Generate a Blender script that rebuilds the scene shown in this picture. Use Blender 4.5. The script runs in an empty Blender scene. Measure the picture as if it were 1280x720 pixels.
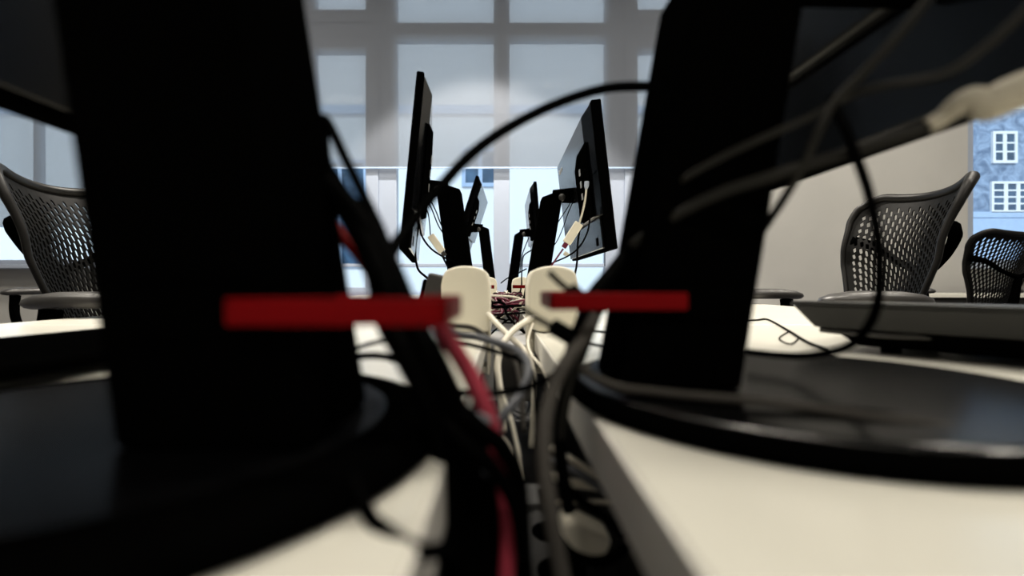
import bpy, bmesh, math, random
from mathutils import Vector, Matrix
random.seed(7)
SC = bpy.context.scene
COL = SC.collection
CZ = 0.80          # eye height above the floor; desk tops are 65 mm lower
F = 620.0          # focal length in pixels of a 1280 px wide frame
VX, VY = 627.0, 355.0
DT = CZ - 0.065    # desk top height

def U(px, py, y):
    """point at distance y in front of the camera seen at (px, py)"""
    return Vector(((px - VX) * y / F, y, CZ - (py - VY) * y / F))

# ------------------------------------------------------------------ materials
def principled(name, col, rough=0.5, spec=0.5, metal=0.0, var=0.0, scale=8.0, bump=0.0):
    m = bpy.data.materials.new(name); m.use_nodes = True
    nt = m.node_tree; b = nt.nodes['Principled BSDF']
    b.inputs['Base Color'].default_value = (*col, 1)
    b.inputs['Roughness'].default_value = rough
    b.inputs['Specular IOR Level'].default_value = spec
    b.inputs['Metallic'].default_value = metal
    if var or bump:
        tc = nt.nodes.new('ShaderNodeTexCoord')
        n = nt.nodes.new('ShaderNodeTexNoise'); n.inputs['Scale'].default_value = scale
        n.inputs['Detail'].default_value = 4
        nt.links.new(tc.outputs['Object'], n.inputs['Vector'])
        if var:
            r = nt.nodes.new('ShaderNodeValToRGB')
            r.color_ramp.elements[0].position = .3; r.color_ramp.elements[1].position = .7
            r.color_ramp.elements[0].color = (*[c * (1 - var) for c in col], 1)
            r.color_ramp.elements[1].color = (*[min(1, c * (1 + var)) for c in col], 1)
            nt.links.new(n.outputs['Fac'], r.inputs['Fac'])
            nt.links.new(r.outputs['Color'], b.inputs['Base Color'])
        if bump:
            bp = nt.nodes.new('ShaderNodeBump'); bp.inputs['Strength'].default_value = bump
            bp.inputs['Distance'].default_value = .002
            nt.links.new(n.outputs['Fac'], bp.inputs['Height'])
            nt.links.new(bp.outputs['Normal'], b.inputs['Normal'])
    return m

def matte(name, col, gloss=0.0, rough=.4, ior=None, scale=40):
    """very dark moulded plastic or rubber: diffuse base under a weak sheen"""
    m = bpy.data.materials.new(name); m.use_nodes = True
    nt = m.node_tree; nt.nodes.remove(nt.nodes['Principled BSDF']); out = nt.nodes['Material Output']
    tc = nt.nodes.new('ShaderNodeTexCoord'); n = nt.nodes.new('ShaderNodeTexNoise'); n.inputs['Scale'].default_value = scale
    nt.links.new(tc.outputs['Object'], n.inputs['Vector'])
    r = nt.nodes.new('ShaderNodeValToRGB')
    r.color_ramp.elements[0].color = (*[c*.85 for c in col], 1); r.color_ramp.elements[1].color = (*[c*1.15 for c in col], 1)
    nt.links.new(n.outputs['Fac'], r.inputs['Fac'])
    d = nt.nodes.new('ShaderNodeBsdfDiffuse'); nt.links.new(r.outputs['Color'], d.inputs['Color'])
    g = nt.nodes.new('ShaderNodeBsdfGlossy'); g.inputs['Roughness'].default_value = rough
    mx = nt.nodes.new('ShaderNodeMixShader'); mx.inputs['Fac'].default_value = gloss
    if ior:
        f = nt.nodes.new('ShaderNodeFresnel'); f.inputs['IOR'].default_value = ior
        nt.links.new(f.outputs['Fac'], mx.inputs['Fac'])
    nt.links.new(d.outputs['BSDF'], mx.inputs[1]); nt.links.new(g.outputs['BSDF'], mx.inputs[2])
    nt.links.new(mx.outputs['Shader'], out.inputs['Surface'])
    return m

M = {}
M['wall'] = principled('painted_wall', (.47, .46, .44), .75, .2, var=.03, scale=3, bump=.05)
M['ceiling'] = principled('painted_ceiling', (.8, .79, .75), .8, .2, var=.02)
M['floor'] = principled('carpet_floor', (.10, .10, .11), .9, .1, var=.25, scale=60)
M['desk'] = principled('white_laminate', (.74, .72, .64), .22, .45, var=.015, scale=5)
M['desk_edge'] = principled('desk_edge_band', (.78, .76, .70), .5, .3, var=.02)
M['steel'] = principled('grey_painted_steel', (.30, .30, .30), .45, .4, var=.05)
M['black'] = matte('black_plastic', (.0007, .0007, .0007), .0001, .5)
M['blackgloss'] = matte('satin_black_plastic', (.0008, .0008, .001), .12, .2)
M['blackmuted'] = matte('satin_black_muted_sheen', (.0008, .0008, .001), .055, .25)  # same plastic as the satin black, its reflections toned down in the material
M['backshell'] = matte('dark_grey_shell', (.0012, .0013, .0016), .0, .20, 1.26)
M['screen'] = matte('dark_screen_glass', (.0005, .0005, .0006), .01, .15)
M['red'] = principled('red_plastic', (.15, .0003, .0015), .55, .06, var=.06, scale=20)
M['cable_black'] = matte('black_cable_rubber', (.0008, .0008, .0008), .0012, .45)
M['cable_grey'] = matte('dark_grey_cable_rubber', (.011, .0105, .009), .014, .3)
M['cable_midgrey'] = matte('mid_grey_cable_rubber', (.055, .051, .046), .004, .4)
M['cable_bluegrey'] = principled('blue_grey_cable_rubber', (.11, .115, .13), .5, .3, var=.1, scale=50)
M['cable_red'] = principled('pink_red_cable_rubber', (.34, .035, .06), .5, .3, var=.1, scale=40)
M['cable_maroon'] = principled('maroon_cable_rubber', (.10, .006, .022), .5, .3, var=.15, scale=40)
M['cable_white'] = principled('cream_cable_rubber', (.68, .64, .54), .5, .35, var=.03, scale=30)
M['cream'] = principled('cream_plastic', (.74, .70, .58), .42, .3, var=.02, scale=15)
M['greyplug'] = principled('grey_plastic', (.03, .029, .028), .5, .3, var=.1, scale=30)
M['chair'] = principled('charcoal_polymer', (.0032, .003, .0027), .48, .08, var=.12, scale=30)
M['chairrim'] = principled('charcoal_rim_polymer', (.007, .0065, .006), .42, .16, var=.1, scale=20)
M['armpad'] = principled('grey_brown_arm_pad', (.028, .026, .025), .4, .45, var=.1, scale=30)
M['device'] = principled('dark_grey_device_plastic', (.012, .0125, .012), .45, .25, var=.1, scale=30)
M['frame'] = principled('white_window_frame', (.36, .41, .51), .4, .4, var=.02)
M['facade'] = principled('white_render_facade', (.86, .89, .92), .9, .1, var=.02, scale=.6)
M['facadeframe'] = principled('pale_blue_window_surround', (.42, .55, .75), .7, .2, var=.05)
M['extglass'] = principled('far_window_glass', (.05, .10, .17), .15, .5, var=.5, scale=2)
M['extwhite'] = principled('white_sash_paint', (.85, .88, .9), .6, .2, var=.02)
M['pavement'] = principled('pavement', (.3, .32, .34), .9, .1, var=.1, scale=2)
M['cable_tie'] = matte('black_nylon', (.001, .001, .001), .004, .4)
M['logo'] = principled('pale_grey_print', (.45, .47, .5), .5, .3, var=.02)
M['sleeve'] = principled('off_white_sleeve', (.40, .37, .30), .6, .2, var=.12, scale=60, bump=.2)
M['cabinet'] = principled('dark_cabinet_laminate', (.008, .0075, .007), .5, .2, var=.1, scale=10)

def brick_mat():
    m = bpy.data.materials.new('rough_stone_wall'); m.use_nodes = True
    nt = m.node_tree; b = nt.nodes['Principled BSDF']; b.inputs['Roughness'].default_value = .9
    tc = nt.nodes.new('ShaderNodeTexCoord')
    mp = nt.nodes.new('ShaderNodeMapping'); mp.inputs['Rotation'].default_value = (math.pi / 2, 0, 0)
    nt.links.new(tc.outputs['Object'], mp.inputs['Vector'])
    br = nt.nodes.new('ShaderNodeTexBrick')
    br.inputs['Color1'].default_value = (.16, .22, .33, 1); br.inputs['Color2'].default_value = (.23, .31, .44, 1)
    br.inputs['Mortar'].default_value = (.30, .40, .54, 1); br.inputs['Scale'].default_value = 2.2
    br.inputs['Mortar Size'].default_value = .012
    nt.links.new(mp.outputs['Vector'], br.inputs['Vector'])
    n = nt.nodes.new('ShaderNodeTexNoise'); n.inputs['Scale'].default_value = 2.6; n.inputs['Detail'].default_value = 8
    n.inputs['Distortion'].default_value = 1.6
    nt.links.new(tc.outputs['Object'], n.inputs['Vector'])
    r = nt.nodes.new('ShaderNodeValToRGB')
    r.color_ramp.elements[0].position = .38; r.color_ramp.elements[1].position = .66
    r.color_ramp.elements[0].color = (.10, .15, .24, 1); r.color_ramp.elements[1].color = (.42, .54, .72, 1)
    nt.links.new(n.outputs['Fac'], r.inputs['Fac'])
    mx = nt.nodes.new('ShaderNodeMixRGB'); mx.inputs['Fac'].default_value = .6
    nt.links.new(br.outputs['Color'], mx.inputs['Color1']); nt.links.new(r.outputs['Color'], mx.inputs['Color2'])
    nt.links.new(mx.outputs['Color'], b.inputs['Base Color'])
    return m
M['stone'] = brick_mat()

def glass_mat():
    m = bpy.data.materials.new('window_glass'); m.use_nodes = True
    nt = m.node_tree; nt.nodes.remove(nt.nodes['Principled BSDF'])
    out = nt.nodes['Material Output']
    t = nt.nodes.new('ShaderNodeBsdfTransparent'); t.inputs['Color'].default_value = (.96, .98, .98, 1)
    g = nt.nodes.new('ShaderNodeBsdfGlossy'); g.inputs['Roughness'].default_value = .02
    fr = nt.nodes.new('ShaderNodeFresnel'); fr.inputs['IOR'].default_value = 1.25
    mx = nt.nodes.new('ShaderNodeMixShader')
    nt.links.new(fr.outputs['Fac'], mx.inputs['Fac'])
    nt.links.new(t.outputs['BSDF'], mx.inputs[1]); nt.links.new(g.outputs['BSDF'], mx.inputs[2])
    nt.links.new(mx.outputs['Shader'], out.inputs['Surface'])
    return m
M['glass'] = glass_mat()

def blind_mat():
    m = bpy.data.materials.new('screen_fabric'); m.use_nodes = True
    nt = m.node_tree; nt.nodes.remove(nt.nodes['Principled BSDF'])
    out = nt.nodes['Material Output']
    tr = nt.nodes.new('ShaderNodeBsdfTransparent')
    tl = nt.nodes.new('ShaderNodeBsdfTranslucent'); tl.inputs['Color'].default_value = (.55, .555, .56, 1)
    df = nt.nodes.new('ShaderNodeBsdfDiffuse')
    tc = nt.nodes.new('ShaderNodeTexCoord')
    n = nt.nodes.new('ShaderNodeTexNoise'); n.inputs['Scale'].default_value = 90
    nt.links.new(tc.outputs['Object'], n.inputs['Vector'])
    r = nt.nodes.new('ShaderNodeValToRGB')
    r.color_ramp.elements[0].color = (.185, .195, .22, 1); r.color_ramp.elements[1].color = (.215, .225, .25, 1)
    nt.links.new(n.outputs['Fac'], r.inputs['Fac']); nt.links.new(r.outputs['Color'], df.inputs['Color'])
    m1 = nt.nodes.new('ShaderNodeMixShader'); m1.inputs['Fac'].default_value = .45
    nt.links.new(df.outputs['BSDF'], m1.inputs[1]); nt.links.new(tl.outputs['BSDF'], m1.inputs[2])
    m2 = nt.nodes.new('ShaderNodeMixShader'); m2.inputs['Fac'].default_value = BLIND_OPEN
    nt.links.new(m1.outputs['Shader'], m2.inputs[1]); nt.links.new(tr.outputs['BSDF'], m2.inputs[2])
    nt.links.new(m2.outputs['Shader'], out.inputs['Surface'])
    return m
BLIND_OPEN = .20
M['blind'] = blind_mat()

# ------------------------------------------------------------------ mesh helpers
class MB:
    def __init__(s): s.bm = bmesh.new()
    def hexa(s, p):
        """8 corners: bottom ring of four, then top ring of four"""
        v = [s.bm.verts.new(q) for q in p]
        for f in ((3,2,1,0), (4,5,6,7), (0,1,5,4), (1,2,6,5), (2,3,7,6), (3,0,4,7)):
            s.bm.faces.new([v[i] for i in f])
        return s
    def box(s, a, b, mat=None):
        x0,y0,z0 = a; x1,y1,z1 = b
        p = [Vector(q) for q in ((x0,y0,z0),(x1,y0,z0),(x1,y1,z0),(x0,y1,z0),(x0,y0,z1),(x1,y0,z1),(x1,y1,z1),(x0,y1,z1))]
        if mat is not None: p = [mat @ q for q in p]
        return s.hexa(p)
    def prism(s, pts, d):
        """polygon pts (3D, planar) extruded by vector d"""
        d = Vector(d)
        a = [s.bm.verts.new(p) for p in pts]; b = [s.bm.verts.new(Vector(p) + d) for p in pts]
        n = len(a)
        s.bm.faces.new(a[::-1]); s.bm.faces.new(b)
        for i in range(n): s.bm.faces.new([a[i], a[(i+1)%n], b[(i+1)%n], b[i]])
        return s
    def tube(s, pts, r, seg=10, sub=6, cap=True):
        P = [Vector(p) for p in pts]
        R = list(r) if isinstance(r, (list, tuple)) else [r] * len(P)
        if len(P) > 2 and sub > 1:
            Q, S = [], []
            for i in range(len(P) - 1):
                p0 = P[max(i-1,0)]; p1 = P[i]; p2 = P[i+1]; p3 = P[min(i+2,len(P)-1)]
                for k in range(sub):
                    t = k / sub
                    Q.append(.5*((2*p1)+(p2-p0)*t+(2*p0-5*p1+4*p2-p3)*t*t+(3*p1-p0-3*p2+p3)*t**3))
                    S.append(R[i]*(1-t)+R[i+1]*t)
            Q.append(P[-1]); S.append(R[-1]); P, R = Q, S
        t = (P[1]-P[0]).normalized()
        u = t.orthogonal().normalized()
        rings = []
        for i, p in enumerate(P):
            tn = (P[min(i+1,len(P)-1)] - P[max(i-1,0)]).normalized()
            q = t.rotation_difference(tn); u = (q @ u); u = (u - tn*u.dot(tn)).normalized(); t = tn
            w = t.cross(u)
            rings.append([s.bm.verts.new(p + (u*math.cos(a)+w*math.sin(a))*R[i]) for a in [2*math.pi*k/seg for k in range(seg)]])
        for a, b in zip(rings, rings[1:]):
            for k in range(seg): s.bm.faces.new([a[k], a[(k+1)%seg], b[(k+1)%seg], b[k]])
        if cap:
            s.bm.faces.new(rings[0][::-1]); s.bm.faces.new(rings[-1])
        return s
    def lathe(s, prof, c, seg=64, sx=1, sy=1):
        """prof: list of (radius, z) from bottom centre to top centre"""
        c = Vector(c); rings = []
        for r, z in prof:
            if r < 1e-6: rings.append([s.bm.verts.new(c + Vector((0,0,z)))])
            else: rings.append([s.bm.verts.new(c + Vector((r*sx*math.cos(a), r*sy*math.sin(a), z))) for a in [2*math.pi*k/seg for k in range(seg)]])
        for a, b in zip(rings, rings[1:]):
            for k in range(seg):
                k2 = (k+1) % seg
                if len(a) == 1 and len(b) == 1: continue
                if len(a) == 1: s.bm.faces.new([a[0], b[k2], b[k]])
                elif len(b) == 1: s.bm.faces.new([a[k], a[k2], b[0]])
                else: s.bm.faces.new([a[k], a[k2], b[k2], b[k]])
        return s
    def build(s, name, mat, parent=None, smooth=False, bevel=0, solid=0, world=True):
        """links ONE mesh object; vertices are given in world space and kept there"""
        bmesh.ops.recalc_face_normals(s.bm, faces=s.bm.faces)
        me = bpy.data.meshes.new(name); s.bm.to_mesh(me); s.bm.free()
        o = bpy.data.objects.new(name, me); COL.objects.link(o)
        me.materials.append(mat)
        if smooth:
            for p in me.polygons: p.use_smooth = True
        root = parent
        off = Vector((0,0,0))
        while root is not None: off += root.location; root = root.parent
        if parent is not None: o.parent = parent
        if parent is not None and world: me.transform(Matrix.Translation(-off))
        if bevel:
            b = o.modifiers.new('bevel', 'BEVEL'); b.width = bevel; b.segments = 3; b.limit_method = 'ANGLE'
        if solid:
            m = o.modifiers.new('solid', 'SOLIDIFY'); m.thickness = solid; m.offset = 0
        return o

def tag(o, label=None, cat=None, group=None, kind=None):
    for k, v in (('label', label), ('category', cat), ('group', group), ('kind', kind)):
        if v: o[k] = v
    return o
def empty(name, loc, label=None, cat=None, group=None, kind=None):
    o = bpy.data.objects.new(name, None); COL.objects.link(o); o.location = loc
    o.empty_display_size = .05
    return tag(o, label, cat, group, kind)
def recentre(o):
    """origin of a single-mesh thing to its lowest middle point"""
    me = o.data
    xs = [v.co for v in me.vertices]
    c = Vector((sum(v.x for v in xs)/len(xs), sum(v.y for v in xs)/len(xs), min(v.z for v in xs)))
    me.transform(Matrix.Translation(-c)); o.location = c
    return o

# ------------------------------------------------------------------ the room
WY = 4.5           # distance of the window wall
WZ0 = CZ + .17     # window bottom
WTOP = CZ + 2.95
CEIL = 4.05
def struct(name, mb, mat, **k):
    o = mb.build(name, mat, **k)
    if o.parent is None: o['kind'] = 'structure'
    return o
XL, XR, YB = -6.6, 6.9, -3.2
struct('floor', MB().box((XL,YB,-.1),(XR,WY+.3,0)), M['floor'])
struct('ceiling', MB().box((XL,YB,CEIL),(XR,WY+.3,CEIL+.15)), M['ceiling'])
WIN = [(-6.2,-2.35), (-1.87,1.84), (4.23,6.6)]
wb = MB()
wb.box((XL,WY,0),(XR,WY+.3,CZ-.19)); wb.box((XL,WY,CZ-.19),(WIN[1][0],WY+.3,WZ0)); wb.box((WIN[1][1],WY,CZ-.19),(XR,WY+.3,WZ0)); wb.box((XL,WY,WTOP),(XR,WY+.3,CEIL))
for a, b in ((XL,WIN[0][0]), (WIN[0][1],WIN[1][0]), (WIN[1][1],WIN[2][0]), (WIN[2][1],XR)):
    wb.box((a,WY,WZ0),(b,WY+.3,WTOP))
struct('wall_back', wb, M['wall'])
struct('wall_left', MB().box((XL-.15,YB,0),(XL,WY+.3,CEIL)), M['wall'])
struct('wall_right', MB().box((XR,YB,0),(XR+.15,WY+.3,CEIL)), M['wall'])
struct('wall_front', MB().box((XL,YB-.15,0),(XR,YB,CEIL)), M['wall'])
# shallow pier that carries the wall between the middle and the right window
struct('trim_1', MB().box((1.9,WY-.12,0),(3.19,WY,CEIL)), M['wall'], bevel=.01)

FY0, FY1 = WY+.02, WY+.10
def window(n, x0, x1, mull, extra=None, WZ0=WZ0):
    w = empty('window_%d' % n, ((x0+x1)/2, WY+.06, WZ0), kind='structure')
    m = MB()
    m.box((x0,FY0,WZ0),(x0+.07,FY1,WTOP)); m.box((x1-.07,FY0,WZ0),(x1,FY1,WTOP))
    m.box((x0,FY0,WZ0),(x1,FY1,WZ0+.05)); m.box((x0,FY0,WTOP-.07),(x1,FY1,WTOP))
    for a, b in mull: m.box((a,FY0-.01,WZ0),(b,FY1+.01,WTOP))
    tz = CZ + 317*WY/F
    if n == 1: m.box((x0,FY0,CZ+.155),(x1,FY1,CZ+.185))
    m.box((x0,FY0-.012,tz-.075),(x1,FY1+.012,tz+.075))
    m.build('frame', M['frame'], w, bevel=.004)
    s = MB()
    for a, b in (extra or []):                       # opening casements with sashes of their own
        for z0, z1 in ((WZ0+.05,tz-.075), (tz+.075,WTOP-.07)):
            t = .115
            s.box((a,FY0-.03,z0),(a+t,FY1,z1)); s.box((b-t,FY0-.03,z0),(b,FY1,z1))
            s.box((a+t,FY0-.03,z0),(b-t,FY1,z0+.11)); s.box((a+t,FY0-.03,z1-.11),(b-t,FY1,z1))
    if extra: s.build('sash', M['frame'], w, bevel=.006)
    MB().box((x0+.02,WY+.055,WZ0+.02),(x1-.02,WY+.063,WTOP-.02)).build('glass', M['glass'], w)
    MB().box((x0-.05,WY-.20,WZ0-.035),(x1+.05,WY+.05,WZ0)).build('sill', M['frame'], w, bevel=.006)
    return w
pxx = lambda p: (p - VX) * WY / F
window(1, *WIN[1], [(pxx(473),pxx(495)), (pxx(617),pxx(637)), (pxx(757),pxx(781))], [(WIN[1][0]+.06,pxx(473)), (pxx(781),WIN[1][1]-.06)], CZ-.19)
window(2, *WIN[0], [(-5.3,-5.16), (-4.26,-4.235), (-3.3,-3.16)])
window(3, *WIN[2], [(5.4,5.52)])

def blind(x0, x1, z0, label):
    zt = WTOP + .12; y = WY - .035
    r = empty('roller_blind', ((x0+x1)/2, y, z0), label, 'blind')
    m = MB(); bm = m.bm
    vs = [bm.verts.new(q) for q in ((x0,y,z0),(x1,y,z0),(x1,y,zt),(x0,y,zt))]; bm.faces.new(vs)
    m.build('fabric', M['blind'], r)
    MB().box((x0,y-.006,z0-.006),(x1,y+.006,z0+.008)).build('bottom_bar', M['facadeframe'], r, bevel=.002)
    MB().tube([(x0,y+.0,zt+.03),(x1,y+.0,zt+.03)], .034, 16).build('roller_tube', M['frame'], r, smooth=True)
blind(WIN[1][0]-.02, WIN[1][1]+.03, CZ + 145*(WY-.035)/F, 'wide pale grey roller blind over the middle window, bright strip of glass below it')
blind(WIN[0][0]-.02, WIN[0][1]+.03, CZ + 72*(WY-.035)/F, 'grey roller blind pulled low over the left window behind the mesh chair')

# low cabinet under the right window
cb = empty('sideboard', (4.4, 4.05, 0), 'low dark cabinet with white top below the right window', 'cabinet')
MB().box((3.3,3.82,.06),(5.6,4.33,CZ-.105)).build('carcass', M['cabinet'], cb, bevel=.004)
MB().box((3.27,3.79,CZ-.105),(5.63,4.33,CZ-.075)).build('cabinet_top', M['desk'], cb, bevel=.004)
MB().box((3.34,3.86,0),(5.56,4.3,.06)).build('plinth', M['black'], cb)
for k in range(3):
    x = 3.32 + k*.765
    d = MB().box((x,3.80,.08),(x+.745,3.82,CZ-.12)).build('door', M['cabinet'], cb, bevel=.002)
    MB().box((x+.66,3.775,.50),(x+.675,3.80,.62)).build('handle', M['steel'], d, bevel=.002)
# small white wall plate right of the pier
sp = empty('wall_socket', (3.55, WY-.012, CZ-.42), 'small white wall socket on the wall beside the right window', 'socket')
sp.location = (3.72, WY, CZ-.43+.02)
MB().box((3.68,WY-.012,CZ-.43),(3.76,WY,CZ-.35)).build('cover_plate', M['frame'], sp, bevel=.003)
MB().tube([(3.72,WY-.016,CZ-.39),(3.72,WY-.012,CZ-.39)], .024, 20).build('socket_well', M['cream'], sp)

# ------------------------------------------------------------------ outside
struct('ground', MB().box((-40,WY+.3,-4.3),(40,40,-4.2)), M['pavement'])
wbld = empty('white_building', (-3,12.5,-4.2), 'white rendered building across the street seen through the middle window', 'building')
MB().box((-16,12,-4.2),(6.2,20,4.9)).build('facade', M['facade'], wbld)
MB().box((-16,11.9,4.9),(6.3,20,5.1)).build('parapet', M['facadeframe'], wbld)
def far_window(root, x0, x1, z0, z1, yf, bars, fr='facadeframe', rows=0, fw=.09):
    m = MB()
    for a, b, c, d in ((x0-fw,x1+fw,z0-fw,z0), (x0-fw,x1+fw,z1,z1+fw), (x0-fw,x0,z0,z1), (x1,x1+fw,z0,z1)):
        m.box((a,yf-.06,c),(b,yf+.02,d))
    for k in range(1, bars+1):
        x = x0+(x1-x0)*k/(bars+1); m.box((x-.05,yf-.05,z0),(x+.05,yf,z1))
    for k in range(1, rows+1):
        z = z0+(z1-z0)*k/(rows+1); m.box((x0,yf-.045,z-.02),(x1,yf,z+.02))
    w = m.build('window', M[fr], root)
    MB().box((x0,yf-.03,z0),(x1,yf-.005,z1)).build('pane', M['extglass'], w)
s12 = 12/F
far_window(wbld, (582-VX)*s12, (619-VX)*s12, CZ+(VY-229)*s12, CZ+(VY-190)*s12, 12, 1)
far_window(wbld, (790-VX)*s12, (826-VX)*s12, CZ+(VY-229)*s12, CZ+(VY-190)*s12, 12, 1)
far_window(wbld, (395-VX)*s12, (455-VX)*s12, CZ+(VY-330)*s12, CZ+(VY-205)*s12, 12, 1)
far_window(wbld, (180-VX)*s12, (230-VX)*s12, CZ+(VY-300)*s12, CZ+(VY-190)*s12, 12, 1)
bb = empty('stone_building', (14,13,-4.2), 'blue grey stone building with white sash windows outside the right window', 'building')
MB().box((6.6,13,-4.2),(26,20,5.4)).build('facade', M['stone'], bb)
s13 = 13/F
MB().box((6.6,12.94,CZ+(VY-272)*s13),(26,13,CZ+(VY-265)*s13)).build('string_course', M['facadeframe'], bb)
MB().box((6.6,12.97,-4.2),(26,13.0,CZ+(VY-272)*s13)).build('lower_render', M['facadeframe'], bb)
for dx in (0, 130, 260):
    far_window(bb, (1242+dx-VX)*s13, (1266+dx-VX)*s13, CZ+(VY-201)*s13, CZ+(VY-168)*s13, 13, 1, 'extwhite', 2, .07)
    far_window(bb, (1240+dx-VX)*s13, (1286+dx-VX)*s13, CZ+(VY-263)*s13, CZ+(VY-230)*s13, 13, 2, 'extwhite', 3, .06)

# ------------------------------------------------------------------ desks
SP = 1.05
def desk(side, n, label):
    y0 = -.26 + SP*n; y1 = y0 + SP - .003
    xi = .045 if side > 0 else -.021
    xo = xi + side*.80
    a, b = min(xi,xo), max(xi,xo)
    r = empty('desk', ((a+b)/2, (y0+y1)/2, 0), label, 'desk', 'two rows of white desks back to back')
    th = .026
    MB().box((a+(.0015 if side > 0 else 0),y0,DT-th),(b-(.0015 if side < 0 else 0),y1,DT)).build('desktop', M['desk'], r, bevel=.0015)
    e = MB(); e.box((a if side > 0 else b-.0015,y0,DT-th),(a+.0015 if side > 0 else b,y1,DT-.001))
    e.build('edge_band', M['desk_edge'], r)
    f = MB()
    f.box((a+.10,y0+.06,DT-th-.04),(b-.08,y0+.10,DT-th)); f.box((a+.10,y1-.10,DT-th-.04),(b-.08,y1-.06,DT-th))
    f.box((a+.12,y0+.1,DT-th-.04),(a+.16,y1-.1,DT-th)); f.box((b-.14,y0+.1,DT-th-.04),(b-.10,y1-.1,DT-th))
    f.build('under_frame', M['steel'], r)
    for x in (a+.14, b-.12):
        for y in (y0+.08, y1-.08):
            l = MB().box((x-.02,y-.02,.012),(x+.02,y+.02,DT-th-.04)).build('leg', M['steel'], r, bevel=.003)
            MB().tube([(x,y,0),(x,y,.012)], .022, 16).build('foot', M['black'], l)
dl = ['nearest white desk of the %s row, big black monitor base on it', 'middle white desk of the %s row, cream socket box at its gap edge', 'farthest white desk of the %s row, nearest to the blinds']
for n in range(3):
    for side, nm in ((-1,'left'), (1,'right')): desk(side, n, dl[n] % nm)

# cable tray hung under the gap
tr = empty('cable_tray', (.012, 1.3, DT-.20), 'dark metal cable tray hung under the gap between the desks', 'cable tray')
t = MB(); t.box((-.085,-.2,DT-.20),(.105,2.85,DT-.197)); t.box((-.088,-.2,DT-.20),(-.085,2.85,DT-.12)); t.box((.105,-.2,DT-.20),(.108,2.85,DT-.12))
t.build('channel', M['cabinet'], tr)
h = MB()
for k in range(5):
    y = -.1 + k*.7
    h.box((-.091,y,DT-.20),(-.088,y+.03,DT-.026)); h.box((.108,y,DT-.20),(.111,y+.03,DT-.026))
h.build('hanger', M['steel'], tr)

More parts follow.
